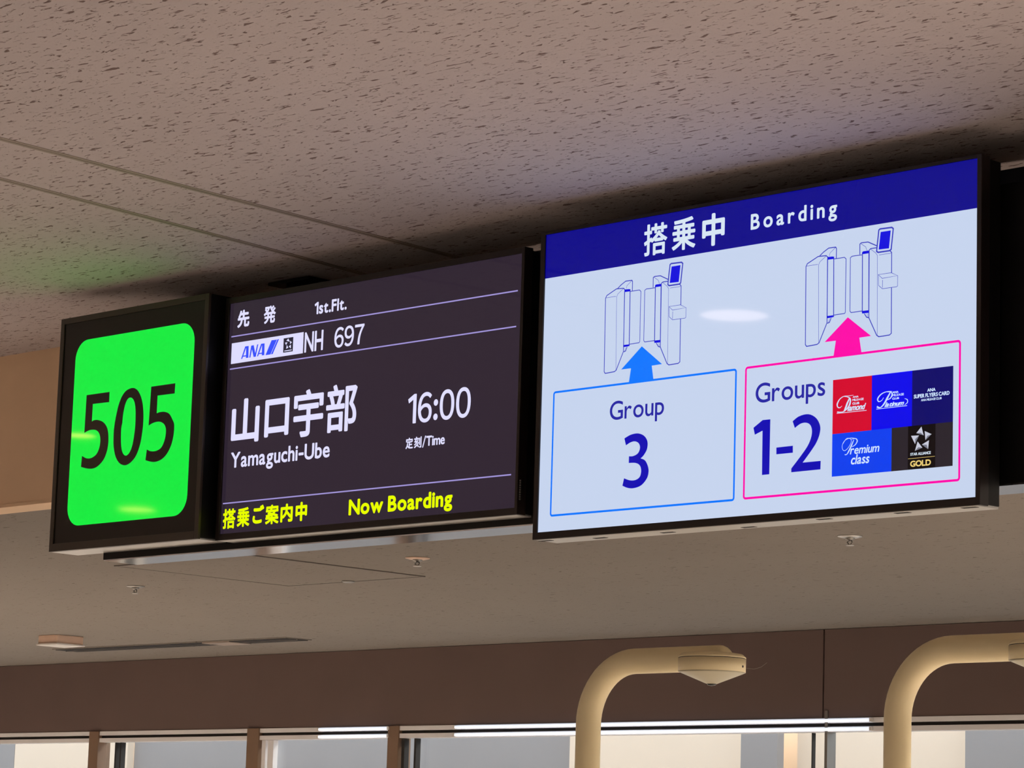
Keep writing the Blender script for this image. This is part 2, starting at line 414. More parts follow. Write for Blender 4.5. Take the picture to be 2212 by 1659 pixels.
# ------------------------------------------------------------------ corridor beyond the glass
YO = 11.6
ob = tag(empty('wall_corridor', (0, YO, ZF), None, None), kind='structure')
def XO(u): return aty(u, 1620, YO).x
segs = [(-400, 32, 'outgrey', 0), (32, 276, 'outcream', 0), (276, 1230, 'outgrey', 0.05), (1230, 1642, 'outcream', 0),
        (1642, 1722, 'outgrey', -0.15), (1722, 2112, 'outcream', 0), (2112, 3200, 'outgrey', -0.1)]
for u0, u1, m, dy in segs:
    xa, xb = XO(u0), XO(u1)
    MB().box(xa+0.002, xb-0.002, YO+dy, YO+dy+0.05, ZF, 0.95).build('corridor_panel', M[m], ob)
MB().box(X0-15, X1, YO+0.30, YO+0.36, ZF, 0.93).build('corridor_backing', M['outcream'], ob)
struct('ground', MB().box(X0-20, X1+20, YW+0.1, 60, ZF-0.2, ZF-0.05), M['apron'])

# slim strip lamps on the head rails; one tube per pair stands for a reflection
for n, (u0, u1) in enumerate(((691, 842), (985, 1885))):
    a, b = X(u0), X(u1)
    ba = empty('strip_light', ((a+b)/2, YW-0.010, ZT-0.03), ('short bright strip lamp and its mirrored line along the glass head, left of the brown mullion',
               'long bright strip lamp and its mirrored line along the glass head, crossing behind the nearer cream post')[n], 'light', 'strip lamps along the glass head')
    for z in (ZT-0.0115, ZT-0.0475):
        MB().tube([(a, YW-0.0115, z), (b, YW-0.0115, z)], 0.0068, 12).build('tube', M['tube'], ba)
        for q in (a, b): MB().box(q-0.005, q+0.005, YW-0.0185, YW-0.0045, z-0.0075, z+0.0075).build('end_cap', M['white'], ba)

# ------------------------------------------------------------------ fittings
def downlight(u, v, wpx, Y, label):
    """recessed round downlight whose mirror image in the glossy screen at depth Y falls on pixel (u, v)"""
    p = aty(u, v, Y); t = (ZC-0.004)/p.z
    L = Vector((p.x*t, 2*Y+(p.y-2*Y)*t, ZC))
    dist = p.dot(FWD)*t; r = wpx/2/F_PX*dist
    return L + Vector((-0.016, 0, 0)) if u > 1000 else L, r
DL = [downlight(1592, 678, 148, 4.728, ''), downlight(295, 1100, 78, 4.728, ''), downlight(172, 940, 66, 4.728, '')]
def make_downlight(L, r, label, watts, group='round ceiling downlights', wide=120, dm='diff'):
    root = empty('downlight', L, label, 'light', group)
    MB().lathe(L, [(r, -0.001), (r+0.006, -0.001), (r+0.006, -0.005), (r, -0.007), (r, -0.001)], 40, cap=False).build('trim_ring', M['white'], root)
    MB().lathe(L, [(r*0.995, -0.0012), (r*0.995, -0.004), (0, -0.0045)], 40).build('diffuser', M[dm], root)
    sp = bpy.data.lights.new('downlight_beam', 'SPOT'); sp.energy = watts; sp.color = SPOT_C; sp.spot_size = math.radians(wide); sp.spot_blend = 1.0
    sp.shadow_soft_size = 0.07
    so = bpy.data.objects.new('downlight_beam', sp); COL.objects.link(so); so.location = (0, 0, -0.08); so.parent = root
    return root
for (L, r), lb in zip(DL, ('round recessed downlight mirrored in the white boarding screen',
                            'round recessed downlight mirrored low in the green number panel',
                            'round recessed downlight mirrored at left edge of the green number panel')):
    make_downlight(L, r, lb, SPOT_W*0.2, dm='diffwarm' if 'green' in lb else 'diff')
for x in (-15, -11.5, -8, -4.5, -1, 2.5, 5.5):  # added lamps, never in view: light the floor so it bounces onto the ceiling
    for y in (-5, -2.2):
        make_downlight(Vector((x, y, ZC)), 0.08, 'added fill downlight in the ceiling behind the viewer, unseen', SPOT_W, 'added fill downlights behind the viewer')
for x in (-15.0, -12.5, -10.0, -3.6, -1.6, 1.0, 3.5):  # added lamps kept out of frame, to brighten the floor beyond the signs
    make_downlight(Vector((x, 6.7, ZL)), 0.08, 'added fill downlight in the lower ceiling along the windows, outside the view', LOW_FILL_W, 'added fill downlights along the windows', 140)

def on_low(u, v): return atz(u, v, ZL)
def sprinkler(u, v, wpx, label, kind):
    c = on_low(u, v); r = wpx/2/F_PX*c.dot(FWD)
    root = empty('sprinkler_head', c, label, 'sprinkler', 'sprinkler heads in the lower ceiling')
    MB().lathe(c, [(r*1.0, -0.0005), (r, -0.0022), (r*0.62, -0.006), (r*0.42, -0.0065)], 28).build('cover_ring', (M['tan'], M['silver'], M['steel'])[kind], root)
    MB().lathe(c, [(r*0.42, -0.004), (r*0.36, -0.011), (r*0.20, -0.0125), (r*0.18, -0.016)], 20).build('body', M['steel'], root)
    mb = MB()
    for sg in (-1, 1): mb.tube([c+Vector((sg*r*0.16, 0, -0.015)), c+Vector((sg*r*0.26, 0, -0.020)), c+Vector((sg*r*0.05, 0, -0.027))], 0.0022, 8)
    mb.build('frame_arm', M['steel'], root)
    MB().lathe(c, [(0, -0.0265), (r*0.34, -0.027), (r*0.34, -0.029), (0, -0.0295)], 20).build('deflector', M['silver'], root)
sprinkler(293, 1266, 40, 'dark round sprinkler head on the lower ceiling below the green number sign', 2)
sprinkler(902, 1205, 54, 'tan rimmed sprinkler head on the lower ceiling beside the access hatch', 0)
sprinkler(1836, 1158, 54, 'bright sprinkler head on the lower ceiling below the boarding screen', 1)

# access hatch in the lower ceiling
c1, c2 = on_low(626.6, 1264.8), on_low(913, 1244); c0 = on_low(319, 1215.8)
hx0, hx1, hy1 = c1.x, c2.x, (c1.y+c2.y)/2; hy0 = c0.y
hatch = empty('access_hatch', ((hx0+hx1)/2, (hy0+hy1)/2, ZL), 'square access hatch in the lower ceiling under the signs', 'hatch')
MB().box(hx0+0.006, hx1-0.006, hy0+0.006, hy1-0.006, ZL-0.0025, ZL-0.0003).build('hatch_panel', M['ceil_low'], hatch)
mb = MB()
for q in ((hx0-.004, hx1+.004, hy0-.004, hy0+.004), (hx0-.004, hx1+.004, hy1-.004, hy1+.004), (hx0-.004, hx0+.004, hy0, hy1), (hx1-.004, hx1+.004, hy0, hy1)):
    mb.box(q[0], q[1], q[2], q[3], ZL-0.0032, ZL-0.0002)
mb.build('hatch_frame', M['seamdk'], hatch)
lc = on_low(757, 1254)
MB().lathe(Vector((lc.x, lc.y-0.01, ZL-0.003)), [(0.024, 0), (0.022, -0.004), (0.016, -0.006), (0, -0.006)], 18).build('latch', M['steel'], hatch)

# linear slot diffuser and small square fitting
a, b = on_low(118, 1402), on_low(668, 1381); ym = (a.y+b.y)/2
sd = empty('slot_diffuser', ((a.x+b.x)/2, ym, ZL), 'long dark linear slot air diffuser in the lower ceiling near the window wall', 'diffuser')
MB().box(a.x, b.x, ym-0.080, ym+0.080, ZL-0.004, ZL-0.0005, 0.001).build('diffuser_frame', M['ceil_low'], sd)
MB().box(a.x+0.01, b.x-0.01, ym-0.066, ym-0.005, ZL-0.0065, ZL-0.001).build('slot', M['dark'], sd)
MB().box(a.x+0.01, b.x-0.01, ym+0.005, ym+0.066, ZL-0.0065, ZL-0.001).build('slot', M['dark'], sd)
MB().box(a.x+0.01, b.x-0.01, ym-0.004, ym+0.004, ZL-0.009, ZL-0.001).build('slot_divider', M['steel'], sd)
mx_ = a.x+(b.x-a.x)*0.71
MB().box(mx_-0.10, mx_+0.10, ym-0.068, ym+0.068, ZL-0.010, ZL-0.001).build('blank_plate', M['seam'], sd)
c = on_low(132, 1374)
sq = empty('ceiling_box', c, 'small tan square box with a white lower rim on the lower ceiling at far left', 'detector')
MB().box(c.x-0.075, c.x+0.075, c.y-0.075, c.y+0.075, ZL-0.040, ZL-0.0005, 0.004).build('body', M['tan'], sq)
MB().box(c.x-0.082, c.x+0.082, c.y-0.082, c.y+0.082, ZL-0.048, ZL-0.0395, 0.003).build('rim', M['white'], sq)

# ------------------------------------------------------------------ sign housing hung from the ceiling
YH0, YH1 = 4.82, 4.935
HZ0, HZ1 = 0.7785, 1.387
HX0 = aty(223, 1200, YH0).x; HX1 = -2.2
hs = empty('sign_housing', (HX0+0.5, (YH0+YH1)/2, HZ1), 'long black sign housing with a shiny steel underside, hung from the ceiling behind the screens', 'sign housing')
MB().box(HX0, HX1, YH0, YH1, HZ0+0.003, HZ1, 0.002).build('case', M['black'], hs)
MB().box(HX0+0.002, HX1-0.002, YH0+0.002, YH1-0.001, HZ0, HZ0+0.0028).build('underside_plate', M['chrome'], hs)
MB().box(HX0+0.10, HX1, YH1+0.0005, 5.04, 1.12, 1.450, 0.003).build('carrier_beam', M['black'], hs)
for px in (aty(657, 600, 4.99).x, -2.75):
    yb = 4.99
    MB().lathe(Vector((px, yb, 0)), [(0.045, 1.4505), (0.045, ZC-0.009)], 28).build('hanger_tube', M['black'], hs)
    MB().box(px-0.085, px+0.075, yb-0.05, yb+0.05, ZC-0.010, ZC-0.0015, 0.002).build('ceiling_plate', M['black'], hs)

# ------------------------------------------------------------------ gate number sign
YSG = 4.728
tl, bl, br = aty(138, 689.5, YSG), aty(102.5, 1191, YSG), aty(428.5, 1166, YSG)
sx0, sx1 = (tl.x+bl.x)/2, br.x; sz0, sz1 = (bl.z+br.z)/2, tl.z
gs = empty('gate_number_sign', ((sx0+sx1)/2, 4.77, sz0), 'black box sign with a glowing green panel reading 505, left end of the row', 'sign')
MB().box(sx0+0.002, sx1, YSG+0.004, YH0-0.0005, sz0+0.003, sz1, 0.002).build('case', M['black'], gs)
MB().box(sx0+0.004, sx1-0.003, YSG+0.006, YH0-0.001, sz0-0.0005, sz0+0.0028).build('underside_plate', M['silver'], gs)
mb = MB(); fw = 0.016
mb.box(sx0, sx0+fw, YSG-0.002, YSG+0.006, sz0, sz1, 0.0015); mb.box(sx1-fw, sx1, YSG-0.002, YSG+0.006, sz0, sz1, 0.0015)
mb.box(sx0+fw, sx1-fw, YSG-0.002, YSG+0.006, sz1-fw, sz1, 0.0015); mb.box(sx0+fw, sx1-fw, YSG-0.002, YSG+0.006, sz0, sz0+fw*1.3, 0.0015)
mb.build('face_frame', M['signedge'], gs)
face = MB().box(sx0+fw, sx1-fw, YSG+0.0012, YSG+0.005, sz0+fw*1.3, sz1-fw).build('face_panel', M['signface'], gs)
# rounded green window: edge lines taken on the face plane
def roundrect(x0, x1, z0, z1, r, n=8):
    out = []
    for cx_, cz_, a0 in ((x1-r, z1-r, 0), (x0+r, z1-r, 90), (x0+r, z0+r, 180), (x1-r, z0+r, 270)):
        for k in range(n+1):
            t = math.radians(a0+90*k/n); out.append((cx_+r*math.cos(t), cz_+r*math.sin(t)))
    return out
g0 = aty(143, 1100, YSG); g1 = aty(424, 715, YSG); gt = aty(400, 697.5, YSG); gb = aty(200, 1132, YSG)
g0x = (aty(166.5, 760, YSG).x + aty(141, 1115, YSG).x)/2; g1x = (aty(424, 720, YSG).x + aty(399.5, 1090, YSG).x)/2
mb = MB(); polyf(mb, roundrect(g0x, g1x, gb.z, gt.z, 0.052), YSG+0.0009); flat_out(mb)
gp = mb.build('lit_panel', M['green'], gs, fix=False)
yy = YSG+0.0006
def bx(u0, v0, u1, v1): return (u0, v0), (u1, v1)
def traced(parent, mat, parts, y, name='numeral'):
    """solid numeral from its outline on the plane; parts: ('L'|'S', [pixels]) straight or smoothed runs"""
    out = []
    for kind, pts in parts:
        q = [aty(p[0], p[1], y) for p in pts]; q = [(v.x, v.z) for v in q]
        out += smooth_pts(q, 4) if kind == 'S' else q
    mb = MB(); polyf(mb, out, y); flat_out(mb)
    return mb.build(name, mat, parent, fix=False)
def zs(o, k, pts): return [Z3(p, o, k) for p in pts]
def Z3(p, o, k): return (o[0]+p[0]/k, o[1]+p[1]/k)
A1 = lambda *p: zs((90, 620), 5.351, p)
A2 = lambda *p: zs((90, 900), 5.185, p)
traced(gp, M['sgreyblk'], [('L', A1((520, 1250), (785, 1212), (780, 1330), (592, 1352))), ('L', A1((580, 1555))),
    ('S', A2((580, 42), (625, 37), (690, 62), (735, 130), (748, 240), (737, 360), (700, 470), (640, 545), (580, 580), (510, 581), (440, 563))),
    ('S', A2((452, 440), (500, 466), (555, 463), (612, 422), (646, 345), (657, 260), (645, 190), (610, 152), (560, 147), (520, 158), (478, 182)))], yy)
traced(gp, M['sgreyblk'], [('L', A1((1267, 1152), (1545, 1112), (1537, 1230), (1340, 1255))), ('L', A1((1330, 1460))),
    ('S', A1((1360, 1448), (1415, 1442), (1475, 1466), (1515, 1540)) + A2((1484, 90), (1478, 200), (1450, 320), (1400, 420), (1340, 480), (1270, 507), (1210, 502), (1162, 487))),
    ('S', A2((1178, 367), (1220, 387), (1280, 384), (1340, 345), (1380, 250), (1392, 150), (1375, 90), (1335, 60), (1290, 58), (1240, 74), (1198, 100)))], yy)
def ringnum(parent, mat, outer, inner, y, n=56):
    def res_(pts):
        q = [aty(p[0], p[1], y) for p in pts]; q = [(v.x, v.z) for v in q]; q = smooth_pts([q[-1]]+q+[q[0], q[1]], 6)[6:-6]
        c = (sum(p[0] for p in q)/len(q), sum(p[1] for p in q)/len(q)); h = max(abs(p[1]-c[1]) for p in q); w = max(abs(p[0]-c[0]) for p in q)
        out = []
        for k in range(n):
            t = 2*math.pi*k/n
            out.append(min(q, key=lambda p: abs((math.atan2((p[1]-c[1])/h, (p[0]-c[0])/w)-t+math.pi) % (2*math.pi)-math.pi)))
        return out
    a, b = res_(outer), res_(inner); mb = MB()
    for k in range(n): polyf(mb, [a[k], a[(k+1) % n], b[(k+1) % n], b[k]], y)
    flat_out(mb); return mb.build('numeral', mat, parent, fix=False)
ringnum(gp, M['sgreyblk'],
    A1((1045, 1167), (1110, 1195), (1155, 1290), (1175, 1420), (1175, 1550)) + A2((1130, 150), (1105, 300), (1060, 430), (1000, 510), (935, 545), (870, 520), (825, 440), (805, 320), (806, 200)) + A1((838, 1620), (862, 1480), (900, 1330), (960, 1215)),
    A1((1030, 1277), (1063, 1305), (1081, 1370), (1086, 1460), (1083, 1570)) + A2((1042, 160), (1018, 310), (985, 400), (945, 437), (912, 415), (893, 350), (888, 250), (892, 120)) + A1((930, 1590), (942, 1470), (965, 1360), (995, 1295)), yy)

# ------------------------------------------------------------------ displays
def screen_rect(tl, tr, br, bl, y):
    a, b, c, d = [aty(p[0], p[1], y) for p in (tl, tr, br, bl)]
    return (a.x+d.x)/2, (b.x+c.x)/2, (c.z+d.z)/2, (a.z+b.z)/2
def monitor(name, label, rect, outer, y, mat, yback, scr_label):
    x0, x1, z0, z1 = rect; ox0, ox1, oz0, oz1 = outer
    root = empty(name, ((ox0+ox1)/2, y, oz0), label, 'screen')
    mb = MB()
    mb.box(ox0, x0, y, y+0.028, oz0, oz1, 0.0015); mb.box(x1, ox1, y, y+0.028, oz0, oz1, 0.0015)
    mb.box(x0-0.0005, x1+0.0005, y+0.0002, y+0.028, z1, oz1, 0.0012); mb.box(x0-0.0005, x1+0.0005, y+0.0002, y+0.028, oz0, z0, 0.0012)
    mb.build('bezel', M['bezel'], root)
    MB().box(ox0+0.006, ox1-0.006, y+0.0282, yback, oz0+0.004, oz1-0.004, 0.002).build('back_case', M['black'], root)
    MB().box(ox0+0.008, ox1-0.008, y+0.004, yback-0.001, oz0-0.0006, oz0+0.0038).build('underside_plate', M['silver'], root)
    s = MB().box(x0, x1, y+0.0035, y+0.02, z0, z1).build('screen', mat, root, scr_label)
    return root, s
# flight display
YL = 4.764
lr = screen_rect((498.4, 655), (1127.6, 547.9), (1110.5, 1098), (471.4, 1152.6), YL)
lo = (-5.8835, -4.8105, 0.7965, 1.4150)
fd, fs_ = monitor('flight_display', 'dark flight information screen with white and yellow lettering, second from the left', lr, lo, YL, M['lcd_dark'], YH0-0.0005, None)
y1, y2, y3 = YL+0.0031, YL+0.0028, YL+0.0025
def hline(mb, y, p, q, w):
    a, b = aty(p[0], p[1], y), aty(q[0], q[1], y); z = (a.z+b.z)/2
    stroke2(mb, [(a.x, z), (b.x, z)], w, y)
for p, q in (((499.8, 727.5), (1118.6, 628)), ((496.6, 797.6), (1115, 705.2)), ((481.5, 1088.7), (1104, 1024.5))):
    mb = MB(); hline(mb, y1, p, q, 0.0032); flat_out(mb); mb.build('rule_line', M['px_line'], fs_, fix=False)
text_obj(fs_, M['px_white'], [('先', (512.5, 709), (539.8, 667), dict(bold=.0018)), ('発', (569, 700.5), (596.5, 658), dict(bold=.0014)),
                              ('1st.Flt.', (679, 680), (749.6, 641.5), dict(bold=.0012, gap=.17))], y1, 'heading')
text_obj(fs_, M['px_white'], [('NH', (657, 762), (699, 712), dict(bold=.0010, gap=.16)), ('697', (721.5, 752.5), (787.5, 698), dict(bold=.0008, gap=.10))], y1, 'flight_number')
text_obj(fs_, M['px_white'], [('山', (498, 960.4), (562.3, 856.2), dict(bold=.0033)), ('口', (570, 945.7), (626, 857.3), dict(bold=.0033)),
                              ('宇', (632, 946.8), (700.4, 836), dict(bold=.0027)), ('部', (702.3, 937), (773, 824.5), dict(bold=.0023))], y1, 'destination')
text_obj(fs_, M['px_white'], [('Yamaguchi-Ube', (497.4, 1022), (713, 952.5), dict(bold=.0012, gap=.15))], y1, 'destination_latin')
text_obj(fs_, M['px_white'], [('16:00', (880, 917.2), (1018, 834), dict(bold=.0011, gap=.13))], y1, 'departure_time')
text_obj(fs_, M['px_white'], [('定', (875.8, 970.5), (892.5, 944.5), dict(bold=.0008)), ('刻', (894, 968.5), (911, 942), dict(bold=.0008)),
                              ('/Time', (911.8, 967), (961.2, 936), dict(bold=.0008, gap=.10))], y1, 'time_caption')
text_obj(fs_, M['px_yellow'], [('搭', (480.6, 1143.3), (509.6, 1097.6), dict(bold=.0014)), ('乗', (511, 1139.3), (540, 1094.6), dict(bold=.0016)),
                               ('ご', (545, 1132), (571, 1089.6), dict(bold=.0022)), ('案', (572.3, 1133.6), (603, 1088.4), dict(bold=.0016)),
                               ('内', (605, 1129), (633.2, 1086.6), dict(bold=.0020)), ('中', (637.5, 1126.8), (664.2, 1082.8), dict(bold=.0022)),
                               ('Now Boarding', (752.2, 1124), (978, 1057.5), dict(bold=.0019, gap=.17, space=.36))], y1, 'boarding_notice')
# airline block
def quadz(mb, y, tl, tr, br, bl):
    a, b, c, d = [aty(p[0], p[1], y) for p in (tl, tr, br, bl)]
    x0, x1, z0, z1 = (a.x+d.x)/2, (b.x+c.x)/2, (c.z+d.z)/2, (a.z+b.z)/2
    polyf(mb, [(x0, z0), (x1, z0), (x1, z1), (x0, z1)], y)
def Z3(p, o, k): return (o[0]+p[0]/k, o[1]+p[1]/k)
zA = lambda *p: Z3(p, (470, 530), 5.53)
mb = MB(); quadz(mb, y1, zA(172, 1170), zA(1030, 1037), zA(1017, 1290), zA(158, 1418)); flat_out(mb)
mb.build('airline_block', M['px_white'], fs_, fix=False)
mb = MB()
def pf(mb, y, pts): q = [aty(p[0], p[1], y) for p in pts]; polyf(mb, [(v.x, v.z) for v in q], y)
def pl(mb, y, pts, w, closed=False): q = [aty(p[0], p[1], y) for p in pts]; stroke2(mb, [(v.x, v.z) for v in q], w, y, closed)
# italic capitals, cut from slanted bars: thin left strokes, broad right strokes
def barA(mb, x, dy):
    pf(mb, y2, [zA(x, 1358+dy), zA(x+14, 1356+dy), zA(x+68, 1207+dy), zA(x+50, 1207+dy)])
    pf(mb, y2, [zA(x+50, 1207+dy), zA(x+92, 1201+dy), zA(x+88, 1342+dy), zA(x+58, 1346+dy), zA(x+62, 1225+dy)])
    pf(mb, y2, [zA(x+22, 1318+dy), zA(x+74, 1310+dy), zA(x+74, 1324+dy), zA(x+18, 1332+dy)])
barA(mb, 280, 0)
pf(mb, y2, [zA(378, 1342), zA(392, 1340), zA(420, 1196), zA(402, 1198)])
pf(mb, y2, [zA(402, 1198), zA(432, 1192), zA(458, 1328), zA(430, 1334)])
pf(mb, y2, [zA(440, 1332), zA(456, 1330), zA(487, 1182), zA(473, 1184)])
barA(mb, 470, -31)
pf(mb, y2, [zA(572, 1312), zA(632, 1303), zA(710, 1125), zA(645, 1134)])
pf(mb, y2, [zA(637, 1302), zA(658, 1299), zA(735, 1119), zA(715, 1124)])
flat_out(mb); mb.build('airline_logo', M['px_logo'], fs_, fix=False)
mb = MB(); quadz(mb, y2, zA(790, 1110), zA(905, 1096), zA(898, 1266), zA(783, 1282)); flat_out(mb)
mb.build('alliance_block', M['px_dk'], fs_, fix=False)
mb = MB()
for tri in (((845, 1112), (822, 1140), (862, 1150)), ((866, 1140), (888, 1158), (866, 1180)), ((805, 1162), (835, 1158), (818, 1192)),
            ((828, 1190), (845, 1222), (818, 1236)), ((876, 1186), (850, 1208), (876, 1232))):
    pf(mb, y3, [zA(*p) for p in tri])
pf(mb, y3, [zA(797, 1258), zA(886, 1243), zA(886, 1253), zA(797, 1268)])
flat_out(mb); mb.build('alliance_star', M['px_white'], fs_, fix=False)['kind'] = 'stuff'
# small marks on the bezel edge
mb = MB()
bz = aty(1124.5, 1038, YL); bz2 = aty(1123, 1078, YL)
for k in range(9):
    z = bz2.z+(bz.z-bz2.z)*k/8; mb.box(bz.x-0.0030, bz.x+0.0018, YL-0.0006, YL+0.001, z-0.0018, z+0.0018)
mb.build('button_strip', pmat('button_print', (0.05, 0.05, 0.05, 1), 0.5), fd)

# boarding display
YR = 4.728
rr = screen_rect((1176, 508), (2110.4, 341.2), (2106.8, 1072.5), (1162, 1150.7), YR)
ro = (-4.7230, -3.4985, 0.7300, 1.4300)
bd, bs = monitor('boarding_display', 'large white boarding screen with blue header and group boxes, right of the flight screen', rr, ro, YR, M['lcd_white'], 4.800, None)
for u, v in ((1180, 1166), (1297, 1160), (1443, 1148), (1618, 1136.5), (1781, 1119), (1950, 1105.5), (2095, 1094)):
    c = atz(u, v, ro[2]+0.0015); MB().box(c.x-0.018, c.x+0.018, c.y-0.006, c.y+0.006, ro[2]-0.0012, ro[2]+0.002).build('vent_slot', M['dark'], bd)
y0_, y1, y2, y3, y4 = YR+0.0033, YR+0.0031, YR+0.0028, YR+0.0025, YR+0.0022
hz = (aty(1174, 603.8, YR).z+aty(2108.8, 446.6, YR).z)/2
mb = MB(); polyf(mb, [(rr[0], hz), (rr[1], hz), (rr[1], rr[3]), (rr[0], rr[3])], y1); flat_out(mb); hd = mb.build('header_bar', M['navy'], bs, fix=False)
text_obj(bs, M['px_pale'], [('搭', (1390.5, 555), (1442.3, 477.8), dict(bold=.0014)), ('乗', (1450.8, 544), (1503.4, 465), dict(bold=.0016)),
                            ('中', (1516, 535), (1566.2, 456), dict(bold=.0024)),
                            ('Boarding', (1621.3, 507.6), (1808.5, 430.8), dict(bold=.0011, gap=.38))], y2, 'header_text')
# gate drawings
K7 = lambda p: (1280+p[0]/5.529, 550+p[1]/5.529)
def gate_icon(dx, dz, acol):
    def cv(p): q = K7(p); w = aty(q[0], q[1], YR); return (w.x+dx, w.z+dz)
    thick, thin = 0.0021, 0.0009
    mb = MB()
    def ln(pts, w, closed=False, sm=False):
        P = [cv(p) for p in pts]
        stroke2(mb, P, w, y2, closed)
    ln([(128, 1396), (145, 520), (160, 487), (275, 407), (360, 399), (374, 415), (358, 1155), (272, 1378), (250, 1396), (140, 1417)], thick, True)
    ln([(290, 402), (330, 360), (385, 315), (460, 304), (468, 320), (465, 432)], thick)
    ln([(442, 437), (550, 420), (567, 437), (553, 1035), (545, 1050), (430, 1068)], thick*.8)
    ln([(438, 410), (428, 1090)], thick*1.1)
    ln([(372, 440), (360, 1100)], thick)
    ln([(402, 1100), (385, 1148), (362, 1160)], thick)
    ln([(740, 393), (632, 408), (613, 425), (601, 1025), (612, 1041), (728, 1025)], thick*.8)
    ln([(740, 370), (730, 1045)], thick*1.1); ln([(808, 350), (798, 1045)], thick)
    ln([(752, 1055), (775, 1095), (797, 1101)], thick)
    ln([(713, 390), (715, 272), (730, 259), (800, 250), (890, 293)], thick)
    ln([(890, 316), (830, 324), (812, 340), (798, 1100), (878, 1298), (900, 1315), (1012, 1297), (1032, 1278), (1047, 372), (1030, 350)], thick)
    ln([(915, 118), (928, 105), (1052, 89), (1067, 103), (1042, 335), (1025, 350), (903, 368), (889, 355)], thick*1.5, True)
    mb2 = mb
    for pts in ([(278, 500), (268, 1385)], [(152, 514), (270, 496)], [(278, 502), (292, 468), (358, 404)], [(458, 308), (400, 370), (392, 405)],
                [(722, 266), (775, 305), (788, 345)], [(824, 328), (880, 375), (897, 402), (885, 1305)], [(915, 397), (1040, 378)], 
                [(388, 1105), (372, 1150)], [(780, 1050), (786, 1095)]): ln(pts, thin)
    flat_out(mb); mb.build('gate_drawing', M['ic_line'], bs, fix=False)
    yb_ = (y2+y3)/2
    mb = MB(); polyf(mb, [cv(p) for p in ((905, 618), (1040, 598), (1108, 631), (1105, 750), (1095, 756), (945, 777), (906, 740))], yb_); flat_out(mb); mb.build('gate_reader_face', M['lcd_white'], bs, fix=False)
    mb = MB()
    for pts, cls in (([(905, 618), (1040, 598), (1108, 631), (945, 661)], True), ([(1108, 633), (1105, 748), (1095, 756), (945, 777), (906, 740), (905, 620)], False), ([(948, 678), (946, 765)], False)):
        stroke2(mb, [cv(p) for p in pts], thin*1.2, y3, cls)
    flat_out(mb); mb.build('gate_reader', M['ic_line'], bs, fix=False)
    for q in ([(374, 414), (428, 409), (440, 415), (439, 437), (374, 446)], [(362, 1077), (430, 1069), (428, 1084), (418, 1094), (362, 1103)],
              [(738, 364), (750, 354), (808, 346), (808, 377), (738, 388)], [(730, 1024), (800, 1016), (800, 1046), (730, 1054)],
              [(935, 140), (1041, 123), (1020, 324), (912, 337)]):
        mb = MB(); polyf(mb, [cv(p) for p in q], y3); flat_out(mb); mb.build('gate_drawing_fill', M['ic_fill'], bs, fix=False)
    mb = MB()
    A = [cv(p) for p in ((577, 1093), (818, 1305), (695, 1324), (717, 1500), (422, 1524), (448, 1355), (330, 1370))]
    polyf(mb, A, y1)
    flat_out(mb); mb.build('arrow', acol, bs, fix=False)
gate_icon(0, 0, M['px_blue'])
tA, tB = aty(1384.4, 747.7, YR), aty(1829.4, 684.8, YR)
gate_icon(tB.x-tA.x, tB.z-tA.z, M['px_pink'])
def frame(tl, tr, br, bl, mat, w):
    a, b, c, d = [aty(p[0], p[1], YR) for p in (tl, tr, br, bl)]
    mb = MB(); stroke2(mb, roundrect((a.x+d.x)/2+w/2, (b.x+c.x)/2-w/2, (c.z+d.z)/2+w/2, (a.z+b.z)/2-w/2, 0.005, 4), w, y2, True)
    flat_out(mb); mb.build('group_box', mat, bs, fix=False)
frame((1193, 845.8), (1589.9, 795), (1584.8, 1081.8), (1186, 1116.3), M['px_blue'], 0.0046)
frame((1607.6, 792.9), (2073.8, 732.2), (2072.6, 1039), (1602.9, 1079.2), M['px_pink'], 0.0048)
text_obj(bs, M['px_text'], [('Group', (1316.5, 921.5), (1435, 853.5), dict(gap=.13, bold=.0004)), ('Groups', (1631.6, 885), (1783, 810.5), dict(gap=.13, bold=.0005))], y2, 'group_word')
B1 = lambda *p: zs((1160, 780), 4.148, p)
B2 = lambda *p: zs((1590, 720), 4.254, p)
traced(bs, M['px_num'], [('S', B1((783, 693), (840, 660), (905, 648), (960, 670), (990, 722), (985, 790), (955, 845), (928, 872))),
    ('S', B1((930, 872), (968, 890), (993, 940), (1000, 990), (985, 1050), (935, 1112), (870, 1138), (815, 1137), (765, 1117))),
    ('S', B1((780, 1050), (830, 1068), (880, 1066), (920, 1038), (933, 985), (922, 937), (885, 913), (822, 913))),
    ('S', B1((824, 853), (862, 851), (905, 825), (923, 775), (910, 735), (875, 719), (835, 730), (797, 755)))], y2)
traced(bs, M['px_num'], [('L', B2((160, 868), (245, 797), (315, 790), (305, 1295), (238, 1302), (243, 895), (172, 932)))], y2)
traced(bs, M['px_num'], [('L', B2((370, 1050), (522, 1033), (522, 1097), (370, 1112)))], y2, 'dash')
traced(bs, M['px_num'], [('S', B2((520, 808), (580, 762), (665, 743), (735, 778), (772, 848), (769, 920), (740, 1000), (690, 1080), (612, 1188))),
    ('L', B2((778, 1172), (775, 1250), (507, 1277), (507, 1243))), ('S', B2((507, 1243), (600, 1120), (660, 1030), (690, 955), (697, 890), (680, 840), (640, 821), (590, 832), (540, 870)))], y2)
